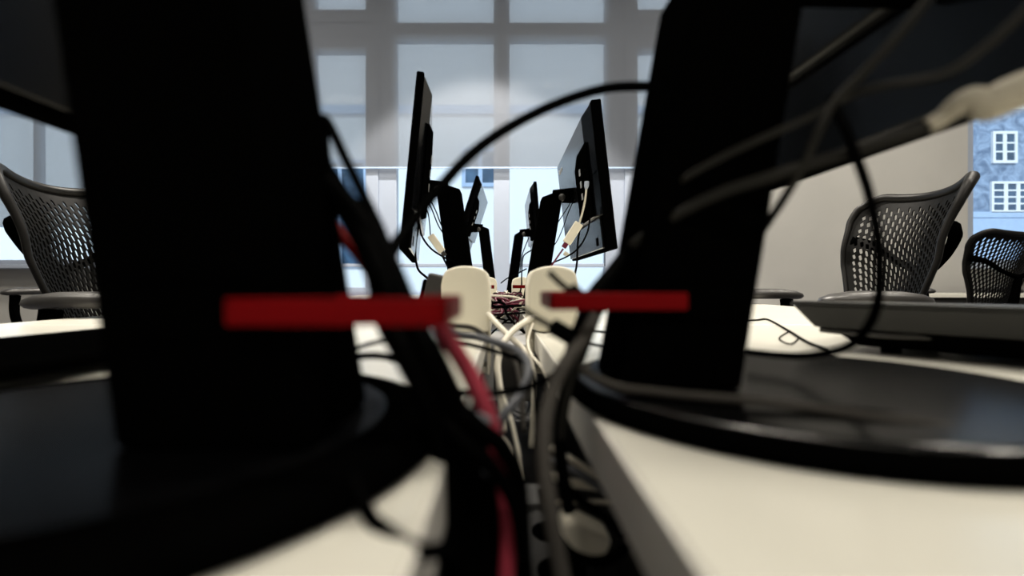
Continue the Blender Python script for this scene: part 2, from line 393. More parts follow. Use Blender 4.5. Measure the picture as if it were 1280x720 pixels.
# ------------------------------------------------------------------ monitors
def monitor(side, y0, y1, xb, width, xt, ztop, pan, label, lean_top=.022, yaw=0, tilt=6, base=None, logo=False, thick=.020, muted_sheen=False):
    """side: +1 screen faces +x, -1 screen faces -x. column between y0 and y1, inner face at |x|=xb at eye level and xt at ztop above eye.
    pan = (|x|, y, z above eye of panel middle)"""
    s = side
    bx, by, br = base
    root = empty('monitor', (s*bx, by, DT), label, 'monitor', 'desktop monitors back to back along the gap')
    # foot disc
    e = .022 if muted_sheen else .006  # near-left base only: glossy disc shrunk and its sheen cut to look unlit
    sb = MB().lathe([(0,.0015),(br-e,.0015),(br-e,.0098 if not muted_sheen else .0109),(br-max(e+.002,.014),.0108 if not muted_sheen else .0111),(br*.55,.0116),(0,.012)], (s*bx,by,DT), 96).build('stand_base', M['blackmuted' if muted_sheen else 'blackgloss'], root, smooth=True)
    MB().lathe([(br-(.024 if muted_sheen else .010),0),(br-.003,0),(br,.0025),(br-.0005,.0065),(br-.0055,.0100)] + ([(br-.014,.0108),(br-.024,.0112),(br-.024,0)] if muted_sheen else [(br-.010,.0098),(br-.010,0)]), (s*bx,by,DT), 96).build('base_rim', M['black'], sb, smooth=True)  # separate matt ring added so the rim shows no reflections
    # column
    zb = -.0535
    sl = (xt-xb)/ztop
    xi0 = xb + sl*zb; wt = width
    def P(x, y, z): return Vector((s*x, y, CZ+z))
    c = MB()
    bot = [P(xi0,y0,zb), P(xi0+width,y0,zb), P(xi0+width,y1,zb), P(xi0,y1,zb)]
    top = [P(xt,y0,ztop), P(xt+wt,y0,ztop+lean_top), P(xt+wt,y1,ztop+lean_top), P(xt,y1,ztop)]
    c.hexa(bot+top); col = c.build('stand_column', M['black'], root, bevel=.003)
    # oblong cable slot frame in the column
    k = MB(); 
    for y in (y0-.0012, y1+.0):
        k.box((0,0,0),(.001,.0012,.001), Matrix.Translation(P(xb+width*.35,y,-.014)))
    k.bm.free(); k = MB()
    xa, xc = sorted((s*(xb+.010), s*(xb+width-.010)))
    k.box((xa,y0-.001,CZ-.018),(xc,y0,CZ-.0165)); k.box((xa,y0-.001,CZ+.0005),(xc,y0,CZ+.002))
    k.build('cable_slot', M['black'], col)
    # panel
    px_, py_, pz_ = pan
    W, H = .54, .325
    T = Matrix.Translation((s*px_, py_, CZ+pz_)) @ Matrix.Rotation(math.radians(yaw)*s, 4, 'Z') @ Matrix.Rotation(math.radians(-tilt)*s, 4, 'Y')
    # local: +x*s = towards the user
    def L(x, y, z): return T @ Vector((s*x, y, z))
    def lbox(m, x0, x1, ya, yb, z0, z1):
        a, b = sorted((s*x0, s*x1)); m.box((a,ya,z0),(b,yb,z1), T); return m
    lbox(MB(), -.002, thick, -W/2, W/2, -H/2, H/2).build('panel_frame', M['black'], root, bevel=.003)
    lbox(MB(), thick-.0005, thick+.0008, -W/2+.012, W/2-.012, -H/2+.02, H/2-.012).build('screen', M['screen'], root)
    hs = MB()
    a0 = [L(-.002,-W/2+.004,-H/2+.075), L(-.002,W/2-.004,-H/2+.075), L(-.002,W/2-.004,H/2-.004), L(-.002,-W/2+.004,H/2-.004)]
    b0 = [L(-.018,-W/2+.05,-H/2+.079), L(-.018,W/2-.012,-H/2+.079), L(-.018,W/2-.012,H/2-.02), L(-.018,-W/2+.05,H/2-.02)]
    hs.hexa(a0+b0); hs.build('rear_housing', M['backshell'], root, bevel=.003)
    lo = MB(); lbox(lo, -.008, -.002, -W/2+.02, W/2-.008, -H/2+.006, -H/2+.075)
    low = lo.build('lower_housing', M['backshell'], root, bevel=.002)
    lbox(MB(), -.0088, -.0078, -W/2+.06, -W/2+.085, -H/2+.015, -H/2+.033).build('lock_slot', M['black'], low)
    pb = MB()
    ya, yb = -.235, -.105
    a1 = [L(-.017,ya,-.085), L(-.017,yb,-.085), L(-.017,yb,.085), L(-.017,ya,.085)]
    b1 = [L(-.027,ya+.010,-.080), L(-.027,yb-.004,-.080), L(-.027,yb-.004,.045), L(-.027,ya+.010,.070)]
    pb.hexa(a1+b1); pbo = pb.build('port_block', M['black'], root, bevel=.002)
    for q in range(3):
        lbox(MB(), -.0282, -.0268, ya+.045, ya+.062, .02-.028*q, .034-.028*q).build('port', M['steel'], pbo)
    # hinge between column top and panel
    zc = ztop + lean_top*.5
    yc = (y0+y1)/2
    tgt = L(-.017, yc-py_, (zc-pz_))
    MB().tube([P(xt+wt*.55, yc, zc-.004), tgt], [.017,.021], 20).build('hinge', M['black'], root, smooth=True)
    MB().tube([P(xt+wt*.9, y0-.006, zc-.012), P(xt+wt*.9, y0+.02, zc-.012)], .009, 16).build('tilt_knob', M['greyplug'], root, smooth=True)
    if logo:
        cu = bpy.data.curves.new('maker_mark', 'FONT'); cu.body = 'Lenovo'; cu.size = .024; cu.extrude = .0004
        cu.align_x = 'CENTER'; cu.align_y = 'CENTER'
        tmp = bpy.data.objects.new('maker_mark', cu); COL.objects.link(tmp)
        dg = bpy.context.evaluated_depsgraph_get(); dg.update()
        me = bpy.data.meshes.new_from_object(tmp.evaluated_get(dg)); bpy.data.objects.remove(tmp)
        o = bpy.data.objects.new('maker_mark', me); COL.objects.link(o); me.materials.clear(); me.materials.append(M['logo'])
        B = Matrix(((0,0,-s),(-s,0,0),(0,1,0))).to_4x4()     # text x -> along -y*s, text y -> z, normal -> -x*s
        me.transform(Matrix.Translation(-Vector(root.location)) @ T @ Matrix.Translation((s*-.0184, .185, .115)) @ B)
        o.parent = root
    # red cable clip through the slot
    return root, L

def clip(side, ya, yb, x_in, x_out, z, h, parent, label):
    m = MB(); t = .0022
    z0, z1 = CZ+z-h/2, CZ+z+h/2
    a, b = sorted((side*x_in, side*x_out))
    m.box((a,ya-t,z0),(b,ya,z1))
    c, d = sorted((side*x_in, side*(x_in)+side*t)); m.box((c,ya-t,z0),(d,yb,z1))
    m.box((a,yb-t,z0),(b,yb,z1))
    o = m.build('cable_clip', M['red'], parent, bevel=.0008)
    o['label'] = label
    return o

LN, _ = monitor(-1, .158, .224, .0685, .064, .098, .19, (.245,.27,.257), 'big black monitor at far left foreground, seen from behind', base=(.155,.20,.13), muted_sheen=True)
RN, _ = monitor(1, .248, .308, .068, .062, .098, .168, (.245,.33,.256), 'big black monitor at right foreground, seen from behind, wide round base on the desk', base=(.17,.285,.132))
LM, LmL = monitor(-1, 1.19, 1.25, .0665, .060, .100, .228, (.194,1.16,.222), 'second monitor of the left row, edge on, cream adapter hanging behind its column', yaw=-8, tilt=5.5, thick=.012, base=(.16,1.22,.125), lean_top=.02)
RM, RmL = monitor(1, 1.31, 1.37, .066, .058, .107, .23, (.212,1.335,.235), 'second monitor of the right row showing its grey back and pale mark', yaw=0, tilt=6.5, base=(.16,1.34,.125), logo=True, lean_top=.022)
LF, _ = monitor(-1, 2.24, 2.30, .026, .050, .058, .25, (.14,2.36,.30), 'farthest monitor of the left row, tilted back, near the blinds', yaw=1.5, tilt=18, thick=.012, base=(.145,2.27,.12), lean_top=.02)
RF, _ = monitor(1, 2.32, 2.38, .028, .048, .060, .23, (.155,2.43,.285), 'farthest monitor of the right row, edge on beside the middle mullion', yaw=0, tilt=5, thick=.012, base=(.145,2.35,.12), lean_top=.03)
clip(-1, .154, .205, .0165, .085, -.0087, .0086, LN, 'red cable clip')
clip(1, .245, .30, .0235, .0915, -.0086, .0086, RN, 'red cable clip')
clip(-1, 1.186, 1.235, .018, .09, -.007, .0085, LM, 'red cable clip')
clip(1, 1.306, 1.36, .030, .09, -.007, .0085, RM, 'red cable clip')

# ------------------------------------------------------------------ cream socket boxes on the gap edge
def socket_box(side, y, label):
    xi, xo = (.036, .104) if side > 0 else (-.016, -.082)
    a, b = sorted((xi, xo))
    r = empty('socket_box', ((a+b)/2, y+.05, DT), label, 'socket box', 'cream socket boxes clamped to the desk edges')
    zt = CZ + .0245
    w = b - a
    # front profile: rounded shoulders, slightly lower on the user side
    pts = []
    for k in range(25):                              # arched top
        t = -1 + 2*k/24
        pts.append((xi + side*w*(t+1)/2, zt - .010*abs(t)**2.2 - .016*max(0,(abs(t)-.8)/.2)**2.5))
    pts += [(xo, DT), (xi, DT)]
    MB().prism([(x,y,z) for x, z in pts], (0,.085,0)).build('housing', M['cream'], r, bevel=.004, smooth=False)
    c = MB()
    e = (.0445 if side > 0 else -.0205)
    c.box((min(xi,e),y+.01,DT-.06),(max(xi,e),y+.075,DT+.004))
    c.box((min(xi,xi+side*.05),y+.02,DT-.06),(max(xi,xi+side*.05),y+.065,DT-.05))
    c.build('edge_clamp', M['cream'], r, bevel=.002)
    x = xo
    p = MB(); p.tube([(xo,y+.042,CZ-.018),(xo+side*.0015,y+.042,CZ-.018)], .02, 24)
    p.build('socket_face', M['frame'], r)
    return r
socket_box(-1, .67, 'large cream socket box on left desk edge with a dark plug in it')
socket_box(1, .67, 'large cream socket box on right desk edge behind the short red clip')
socket_box(-1, 1.70, 'small far cream socket box on the left desk edge')
socket_box(1, 1.70, 'small far cream socket box on the right desk edge')
pl = empty('plug_adapter', (-.10, .70, CZ-.03), 'dark grey plug adapter stuck in the side of the left cream socket box', 'plug')
q = Matrix.Translation((-.0945,.70,CZ-.014)) @ Matrix.Rotation(math.radians(12), 4, 'Y')
MB().box((-.012,-.022,-.026),(.013,.022,.028), q).build('plug_body', M['greyplug'], pl, bevel=.004)
MB().box((-.018,-.016,-.018),(-.0115,.016,.018), q).build('plug_grip', M['black'], pl, bevel=.003)

# ------------------------------------------------------------------ docking devices lying on the desks
def station(loc, rz, W, D, zb, zt, label, mt='device'):
    """loc: the corner nearest the gap; x runs along the front edge, y away from it"""
    r = empty('docking_station', (loc[0], loc[1], DT), label, 'device')
    o = Vector((loc[0], loc[1], 0))
    f = .014
    V = lambda x, y, z: o + Vector((x, y, z))
    a = [V(f,f,zb), V(W-f,f,zb), V(W-f,D-f,zb-.003), V(f,D-f,zb-.003)]
    b = [V(0,0,zt-.003), V(W,0,zt-.003), V(W,D,zt-.008), V(0,D,zt-.008)]
    MB().hexa(a+b).build('body', M[mt], r, bevel=.002)
    c = [V(-.001,-.001,zt-.003), V(W+.001,-.001,zt-.003), V(W+.001,D,zt-.008), V(-.001,D,zt-.008)]
    MB().hexa(c+[p + Vector((0,0,.004)) for p in c]).build('lid', M[mt], r, bevel=.0015)
    MB().tube([V(f+.002,f+.01,zb-.003), V(f+.05,f+.004,zb-.004), V(f+.09,f+.012,zb-.003)], .0028, 10).build('rubber_rail', M['greyplug'], r, smooth=True)
    h = (zb-.002) - DT
    if h > .012:  # black block added as the shade beneath the raised device
        MB().hexa([V(f+.03,f+.02,DT+.006), V(W-.03,f+.02,DT+.006), V(W-.03,D-.03,DT+.006), V(f+.03,D-.03,DT+.006),
                   V(f+.012,f+.006,zb-.001), V(W-.015,f+.006,zb-.001), V(W-.015,D-.015,zb-.003), V(f+.012,D-.015,zb-.003)]).build('under_shade', M['black'], r, bevel=.002)
    for x in (f+.05, W-f-.05):
        for y in (f+.04, D-f-.04):
            MB().tube([V(x,y,DT), V(x,y,zb-.001)], .008, 14).build('foot', M['black'], r)
    r.rotation_euler = (0,0,math.radians(rz))
station((.287,.49), -55, .34, .22, CZ-.042, CZ-.0175, 'dark grey flat device with flared sides raised on feet on the right desk')
station((-.465,.28), 0, .18, .36, CZ-.058, CZ-.048, 'thin dark flat device lying on the left desk beside the big monitor', 'black')

# ------------------------------------------------------------------ mesh chairs
def chair_parts():
    r = empty('mesh_chair', (0,0,0))
    def hw(z):                                   # half width of the back by height
        K = [(.46,.100),(.55,.110),(.66,.120),(.76,.145),(.86,.185),(.95,.195),(1.01,.207),(1.06,.208)]
        for (a,p),(b,q) in zip(K,K[1:]):
            if z <= b: 
                t = max(0,(z-a)/(b-a)); return p+(q-p)*t
        return K[-1][1]
    def ztop(u): 
        a = abs(u)
        return 1.038 + .026*(a/.85)**2 - (.058*((a-.66)/.34)**2.2 if a > .66 else 0)
    def S(u, v):
        zt = ztop(u); z = .47 + (zt-.47)*v
        w = hw(z)
        y = -.185 - .33*max(0,(z-.60)) - .25*max(0,z-.92)**1.3 + .08*u*u*(.35+v*.65) - .02*math.sin(min(1,max(0,(z-.5)/.4))*math.pi)
        return Vector((u*w, y, z))
    NU, NV = 25, 29
    m = MB(); bm = m.bm
    for i in range(NU):                              # one strip of slotted cells per column, every other strip shifted half a cell
        ua, ub = (2*i/NU-1)*.99, (2*(i+1)/NU-1)*.99; uc = (ua+ub)/2
        off = .5/NV if i % 2 else 0
        cuts = [0] + [off+(k/NV) for k in range(1 if not off else 0, NV+1) if 0 < off+k/NV < 1] + [1]
        rows = [(bm.verts.new(S(ua, v*.99)), bm.verts.new(S(ub, v*.99))) for v in cuts]
        for k in range(len(cuts)-1):
            g = [rows[k][0], rows[k][1], rows[k+1][1], rows[k+1][0]]
            va, vb = cuts[k]*.99, cuts[k+1]*.99; vc = (va+vb)/2
            edge = min((1-abs(uc))*5, (1-vc)*9, vc*9)
            if i in (0, NU-1) or vb > .965 or va < .03 or vb-va < .9*.99/NV: bm.faces.new(g); continue
            big = .45 + .55*max(0, min(1, edge))
            du, dv, sl = (ub-ua)*.27*big, (vb-va)*.41*(.6+.4*big), (ub-ua)*.13
            prof = [(-.7,-1),(.7,-1),(1,-.6),(1,.6),(.7,1),(-.7,1),(-1,.6),(-1,-.6)]
            h = [bm.verts.new(S(uc+a*du+b*sl, vc+b*dv)) for a, b in prof]
            for f in ((g[0],g[1],h[1],h[0]), (g[1],h[2],h[1]), (g[1],g[2],h[3],h[2]), (g[2],h[4],h[3]),
                      (g[2],g[3],h[5],h[4]), (g[3],h[6],h[5]), (g[3],g[0],h[7],h[6]), (g[0],h[0],h[7])):
                bm.faces.new(f)
    m.build('back_mesh', M['chair'], r, solid=.004)
    ed = [S(-1, v/24) for v in range(24)] + [S(-1+2*k/60, 1) for k in range(1,60)] + [S(1, 1-v/24) for v in range(1,25)]
    rr = [.007+.006*max(0,min(1,(p.z-.8)/.25))**2 for p in ed]
    MB().tube(ed, rr, 12, 2).build('back_rim', M['chairrim'], r, smooth=True)
    bk = MB()
    def behind(u, z, d): 
        p = S(u, max(0,min(1,(z-.47)/(ztop(u)-.47)))); return p + Vector((0,-d,0))
    bk.tube([behind(-.97,.93,.012), behind(-.75,.91,.03), behind(-.4,.86,.035), behind(0,.835,.04), behind(.4,.86,.035), behind(.75,.91,.03), behind(.97,.93,.012)], [.018,.013,.010,.012,.010,.013,.018], 10)
    bk.tube([behind(0,.835,.04), behind(0,.7,.05), behind(0,.55,.06), (0,-.20,.42), (0,-.08,.40)], [.014,.02,.024,.026,.03], 10)
    bk.build('back_support', M['black'], r, smooth=True)
    # seat: a curved pan
    se = MB(); b2 = se.bm; n = 14
    gv = {}
    for i in range(n+1):
        for j in range(n+1):
            a, b = 2*i/n-1, 2*j/n-1
            x = a*math.sqrt(1-b*b/2)*.25; y = b*math.sqrt(1-a*a/2)*.235
            gv[i,j] = b2.verts.new((x, y+.0, .485 + .02*a*a - .025*max(0,b)**2 + .012*min(0,b)**2))
    for i in range(n):
        for j in range(n): b2.faces.new([gv[i,j],gv[i+1,j],gv[i+1,j+1],gv[i,j+1]])
    se.build('seat', M['chair'], r, smooth=True, solid=.035)
    MB().box((-.1,-.14,.385),(.1,.12,.44)).build('tilt_housing', M['black'], r, bevel=.02)
    for s in (-1,1):
        pad = MB(); 
        prof = []
        L, Wd = .115, .045
        nb = 20; rings = []
        for kz, sc in ((.748,.80),(.752,.93),(.760,1.0),(.768,.97),(.775,.80),(.779,.45)):
            ring = []
            for k in range(nb):
                t = 2*math.pi*k/nb
                ex = lambda q: math.copysign(abs(q)**.75, q)
                x = ex(math.cos(t))*Wd*sc; y = ex(math.sin(t))*L*sc
                ring.append(pad.bm.verts.new((s*.27+x, -.02+y, kz + .006*(1-(y/L)**2))))
            rings.append(ring)
        for a, b in zip(rings, rings[1:]):
            for k in range(nb): pad.bm.faces.new([a[k],a[(k+1)%nb],b[(k+1)%nb],b[k]])
        pad.bm.faces.new(rings[0][::-1]); pad.bm.faces.new(rings[-1])
        po = pad.build('armrest', M['armpad'], r, smooth=True)
        MB().tube([(s*.27,-.085,.75),(s*.275,-.088,.66),(s*.27,-.05,.52),(s*.20,-.06,.43),(s*.09,-.05,.41)], [.020,.018,.018,.018,.018], 10).build('arm_post', M['black'], po, smooth=True)
    MB().tube([(0,0,.10),(0,0,.39)], .025, 18).build('gas_lift', M['black'], r, smooth=True)
    for k in range(5):
        t = 2*math.pi*k/5+.3
        e = Vector((.30*math.cos(t), .30*math.sin(t), .075))
        l = MB().tube([(0,0,.115), e*.5+Vector((0,0,.06)), e], [.032,.024,.016], 10).build('base_leg', M['black'], r, smooth=True)
        d = Vector((-math.sin(t), math.cos(t), 0))
        w = MB()
        for q in (-1,1): w.tube([e+d*.010*q-Vector((0,0,.045)), e+d*.024*q-Vector((0,0,.045))], .029, 16)
        w.tube([e-Vector((0,0,.05)), e], .008, 8)
        w.build('caster', M['black'], l, smooth=True)
    return r
def copy_tree(o, parent=None):
    c = o.copy(); COL.objects.link(c)
    if parent: c.parent = parent
    for ch in o.children: copy_tree(ch, c)
    return c
CH0 = chair_parts()
spots = [((.822,1.358,0), 85, 'dark mesh-back office chair pulled up at the right desk, in front of the pale wall'),
         ((-.80,1.245,0), -90, 'dark mesh-back office chair pulled up at the left desk'),
         ((2.47,2.72,-.0), 8, 'smaller dark mesh-back chair farther away, below the right window, cut by the right edge'),
         ((-2.36,2.35,0), -20, 'dark mesh-back chair farther away behind the left desk chair, cut by the left edge')]
for i, (loc, rz, lab) in enumerate(spots):
    o = CH0 if i == 0 else None
    if o is None: o = copy_tree(CH0)
    o.location = loc; o.rotation_euler = (0,0,math.radians(rz))
    tag(o, lab, 'chair', 'mesh-back office chairs')

# ------------------------------------------------------------------ cables
def cable(pts, r, mat, label, cat='cable', group=None, name='cable', plug=None, plugmat='black', endplug=None, seg=10):
    P = [p if isinstance(p, Vector) else U(*p) for p in pts]
    m = MB().tube(P, r, seg, 7)
    o = m.build(name, M[mat], None, smooth=True)
    tag(o, label, cat, group); recentre(o)
    for spec, end in ((plug, 0), (endplug, -1)):
        if spec:
            ln, rad = spec
            a = P[end]; d = (P[end]-P[1 if end == 0 else -2]).normalized()
            MB().tube([a-d*ln*.3, a+d*ln*.15, a+d*ln*.7], [r*1.05 if not isinstance(r,list) else r[0], rad, rad], 12, 1).build('plug', M[plugmat], o, smooth=False, bevel=.0005)
    return o
G1 = 'black cables in the bundle through the long red clip'
cable([(815,108,.30),(760,110,.30),(700,128,.285),(640,157,.27),(590,192,.26),(545,240,.245),(510,285,.23),(488,318,.21),(470,370,.19)], .0030, 'cable_black', 'thick black cable arching across the middle from right monitor to left cable bundle')
cable([(398,150,.235),(409,152,.23),(430,195,.22),(456,248,.21),(480,300,.2),(505,380,.185),(540,450,.185),(575,520,.19),(598,600,.2),(610,740,.2)], .0024, 'cable_black', 'black cable rising highest along the edge of the left monitor column', group=G1)
cable([(400,160,.235),(404,205,.23),(424,240,.215),(454,275,.205),(472,320,.195),(487,370,.185),(520,450,.185),(556,520,.19),(578,600,.2),(590,740,.2)], .0042, 'cable_black', 'thick black cable in the bundle held by the long red clip', group=G1)
cable([(400,205,.23),(430,255,.21),(455,300,.20),(474,345,.19),(488,400,.185),(512,450,.18),(545,510,.185),(566,590,.195),(566,740,.2)], .0052, 'cable_black', 'thick black cable in the bundle held by the long red clip', group=G1)
cable([(405,225,.22),(440,262,.205),(470,300,.20),(492,345,.19),(515,400,.184),(548,460,.18),(580,540,.19),(600,640,.2),(606,740,.2)], .0046, 'cable_black', 'thick black cable in the bundle held by the long red clip', group=G1)
cable([(440,262,.21),(455,300,.205),(468,345,.195),(480,400,.185),(500,440,.18),(540,520,.18),(560,620,.19),(575,740,.19)], .0036, 'cable_black', 'black cable on the outer side of the left bundle beside the column', group=G1)
for q, (dx, rr) in enumerate(((0,.005),(14,.0045),(26,.0045))):
    cable([(560+dx,520,.21),(580+dx,570,.225),(592+dx,640,.235),(588+dx,740,.24)], rr, 'cable_black', 'black cable end dropping from the left bundle into the dark gap', group='black cables dropping into the gap')
cable([(405,262,.25),(428,296,.245),(448,320,.24),(470,350,.23)], .0026, 'red', 'short dark red cable between left column and black bundle')
cable([(536,398,.19),(548,403,.19),(562,428,.195),(582,458,.2),(598,490,.2),(610,520,.2),(620,558,.2),(630,605,.2),(636,660,.2),(632,740,.2)], .0036, 'cable_red', 'pink red cable hanging from the long red clip into the gap')
for (x, y, an, lab) in ((603,522,.5,'grey cable tag clipped on the pink red cable, upper one'), (615,585,.3,'grey cable tag clipped on the pink red cable, lower one')):
    p = U(x, y, .196)
    g = MB().tube([p+Vector((-.0030,-.004,.0014)), p+Vector((.0030,-.004,-.0014))], .0026, 10).build('cable_tag', M['cable_bluegrey'], None, bevel=.0006)
    tag(g, lab, 'cable tag'); recentre(g)
cable([(540,470,.19),(572,508,.186),(600,535,.186),(628,560,.19),(650,610,.20),(655,740,.21)], .0034, 'cable_black', 'black cable crossing in front of the pink red cable, upper one')
cable([(548,520,.185),(585,556,.182),(615,585,.184),(646,640,.19),(660,740,.20)], .0030, 'cable_black', 'black cable crossing in front of the pink red cable, lower one')
# right foreground
G2 = 'cables hanging in front of the right monitor'
cable([(790,308,.262),(820,286,.255),(860,261,.246),(905,240,.24),(960,222,.232),(1000,209,.228),(1070,188,.22),(1140,164,.212),(1190,147,.206),(1225,136,.2)], .0030, 'cable_grey', 'thick dark cable along the lower edge of the right monitor, running into the off-white sleeve', group=G2)
cable([(850,228,.25),(864,218,.246),(900,198,.24),(950,174,.232),(1010,148,.225),(1060,121,.218),(1100,108,.21),(1180,92,.2),(1230,60,.192),(1295,2,.185)], .0019, 'cable_grey', 'thin dark cable climbing above the thick one to the right edge', group=G2)
cable([(1175,-20,.2),(1125,42,.207),(1080,90,.213),(1045,126,.219),(1022,168,.222),(1005,205,.226),(985,240,.232),(962,275,.25),(945,300,.28)], .0020, 'cable_grey', 'thin dark cable coming down from the top edge behind the right column', group=G2)
cable([(1040,120,.222),(1056,160,.216),(1068,190,.215),(1084,235,.22),(1096,290,.224),(1100,350,.23),(1092,395,.24),(1068,428,.255),(1035,441,.27),(990,445,.30),(935,440,.325)], .0022, 'cable_black', 'black cable looping down in front of the right mesh chair to the desk', group=G2)
sv = [(1160,158,.2085),(1180,146,.2065),(1196,134,.204),(1213,128,.202),(1235,131,.2),(1265,118,.197),(1310,101,.193)]
o = MB().tube([U(*p) for p in sv], [.0032,.0035,.0045,.0062,.0067,.0071,.0074], 14, 6).build('cable_sleeve', M['sleeve'], None, smooth=True)
tag(o, 'torn off-white plastic sleeve around the thick cable at the right edge', 'cable sleeve'); recentre(o)
# bundle in the short red clip
G3 = 'black cables in the bundle through the short red clip'
cable([(800,300,.30),(770,340,.285),(742,375,.27),(731,405,.265),(722,430,.262),(714,460,.262)], .0058, 'cable_black', 'thick black cable coming from behind the right column into the short red clip', group=G3)
cable([(810,330,.30),(780,358,.29),(752,380,.272),(740,405,.268),(727,440,.266),(706,500,.26),(700,560,.25),(712,640,.25)], .0034, 'cable_black', 'black cable beside the thick one in the short red clip', group=G3)
cable([(744,395,.262),(728,425,.255),(706,455,.242),(690,490,.232),(681,530,.222),(680,580,.213),(688,640,.205),(703,725,.2),(712,770,.2)], .0036, 'cable_midgrey', 'thick grey cable hanging from the short red clip down the gap')
cable([(724,445,.25),(712,480,.25),(703,530,.25),(700,580,.25),(708,640,.25)], .0022, 'cable_grey', 'dark grey cable just right of the thick hanging one')
cable([(716,445,.262),(728,462,.255),(748,474,.245),(775,484,.238),(815,489,.232),(860,494,.226),(940,501,.215),(1020,511,.206),(1110,524,.196),(1200,537,.19),(1300,556,.184)], .0020, 'cable_midgrey', 'dark grey cable lying across the right monitor base to the right edge')
cable([(800,497,.238),(880,502,.23),(960,505,.222),(1060,512,.212),(1160,524,.204),(1300,541,.196)], .0014, 'cable_black', 'thin black cable lying across the right monitor base just above the grey one')
tp = [((686,340,.262),(716,366,.262),.0022,'short black cable tie tail pointing up left above the short red clip'), ((652,385,.25),(696,411,.255),.0021,'short black cable tie tail pointing up left below the short red clip')]
for a, b, w, lab in tp:
    A, B = U(*a), U(*b)
    r = empty('cable_tie', B, lab, 'cable tie')
    MB().tube([A, (A+B)/2+Vector((0,0,-.0006)), B], [w,w,w*.95], 4, 4).build('tail', M['cable_tie'], r)
    d = (B-A).normalized()
    MB().tube([B-d*.003, B+d*.009], .0046, 8).build('tie_head', M['cable_tie'], r, bevel=.0008)
for pts, lab in (([(722,412,.50),(742,414,.55),(765,416,.6),(790,419,.62)], 'thin black cable on the right desk just left of the column, farther one'), ([(722,424,.44),(738,430,.45),(765,434,.47),(795,436,.48)], 'thin black cable on the right desk just left of the column, nearer one')):
    P = [U(*p) for p in pts]
    for p in P[1:]: p.z = max(DT+.0016, p.z)
    cable(P, .0014, 'cable_black', lab)
def ondesk(pts, r): 
    out = []
    for x, y in pts:
        d = (.065-r)*F/(y-VY); out.append(U(x, y, d))
    return out
cable(ondesk([(925,401),(946,400),(960,399.5),(985,413),(998,421),(1012,429),(1034,437)], .0016), .0016, 'cable_grey', 'dark grey cable curving over the right desk left of the flat device')
cable(ondesk([(985,415),(974,423),(988,430),(998,422),(990,416),(985,415)], .0009), .0009, 'cable_grey', 'thin wire bent into a small diamond loop on the right desk')
cable(ondesk([(1100,400),(1115,413),(1135,428),(1152,436),(1190,440)], .0018), .0018, 'cable_grey', 'grey cable coming out under the flat device on the right desk') if False else None
# left foreground
cable([(440,600,.145),(458,638,.138),(472,656,.132),(500,676,.128),(530,690,.126),(556,690,.13),(575,720,.14)], .0023, 'cable_black', 'black cable crossing the left desk corner at the bottom of the picture')
cable([(440,437,.30),(470,428,.30),(505,424,.29),(545,430,.27),(575,436,.26)], .0013, 'cable_black', 'thin black cable crossing between left column and bundle below the long red clip, upper one')
cable([(440,446,.28),(475,445,.27),(510,455,.25),(545,470,.23)], .0020, 'cable_black', 'thin black cable crossing between left column and bundle below the long red clip, lower one')
# mid gap
cable([(545,400,.36),(569,417,.37),(598,422,.38),(637,434,.37),(652,443,.36),(660,456,.35),(659,473,.34),(649,495,.33),(632,516,.32),(622,540,.32),(618,600,.32)], .0029, 'cable_bluegrey', 'blue grey cable curving over and down in the middle of the gap')
cable([(540,404,.40),(562,407,.42),(590,410,.43),(612,424,.43),(640,446,.42),(650,480,.4),(655,540,.38)], .0022, 'cable_midgrey', 'dark grey cable arching just above the blue grey one in the gap')
cable([(545,418,.36),(572,427,.37),(612,437,.37),(655,453,.36),(668,480,.35),(672,560,.34)], .0018, 'cable_black', 'thin black cable just below the blue grey one in the gap')
cable([(560,488,.27),(585,491,.27),(625,491,.265),(660,484,.262),(690,470,.26),(716,452,.26)], .0018, 'cable_black', 'black cable slung across the gap from left bundle to right clip')
cable([(598,378,.70),(606,388,.68),(633,417,.63),(657,441,.60),(668,480,.56),(664,560,.55)], .0036, 'cable_white', 'thick cream cable from left socket box crossing down right into the gap')
cable([(676,394,.69),(664,398,.66),(643,412,.62),(629,430,.59),(622,455,.57),(624,480,.56),(630,540,.56)], .0040, 'cable_white', 'thick cream cable from right socket box crossing down left into the gap')
cable([(666,404,.66),(660,425,.62),(664,443,.58),(680,464,.55),(690,500,.52)], .0018, 'cable_white', 'thin cream cable hanging below the right socket box')
cable([(700,413,.64),(680,416,.63),(664,412,.65)], .0010, 'cable_black', 'thin black wire under the right socket box')
cable([(619,425,.5),(623,455,.48),(627,488,.46),(640,530,.44),(655,600,.42)], .0020, 'cable_white', 'thin cream cable hanging straight down in the middle of the gap')
cable([(630,545,.35),(640,560,.34),(648,590,.33),(652,610,.33)], .0010, 'cable_white', 'very thin pale wire low in the gap')
# low beige cables in the tray on the right
for k, (pts, r, mt, lab) in enumerate((
    ([(690,560,.34),(705,568,.33),(735,588,.32),(775,612,.32)], .0022, 'cable_white', 'upper cream cable low in the gap under the right desk edge'),
    ([(688,575,.33),(705,582,.32),(735,600,.31),(775,628,.31)], .0024, 'cable_bluegrey', 'grey cable low in the gap between two cream ones'),
    ([(688,594,.33),(710,602,.32),(735,607,.32),(775,612,.32)], .0028, 'cable_white', 'lower cream cable low in the gap under the right desk edge'),
    ([(690,628,.32),(712,628,.32),(740,627,.32),(780,630,.32)], .0014, 'cable_white', 'thin cream wire low in the gap'),
    ([(700,600,.29),(725,625,.29),(755,645,.29),(800,690,.30)], .0026, 'cable_black', 'black cable crossing the cream ones low in the gap'),
    ([(690,660,.26),(712,690,.26),(745,702,.26),(775,690,.27),(800,660,.28)], .0030, 'cable_black', 'black cable loop low in the gap around a grey plug'))):
    cable(pts, r, mt, lab)
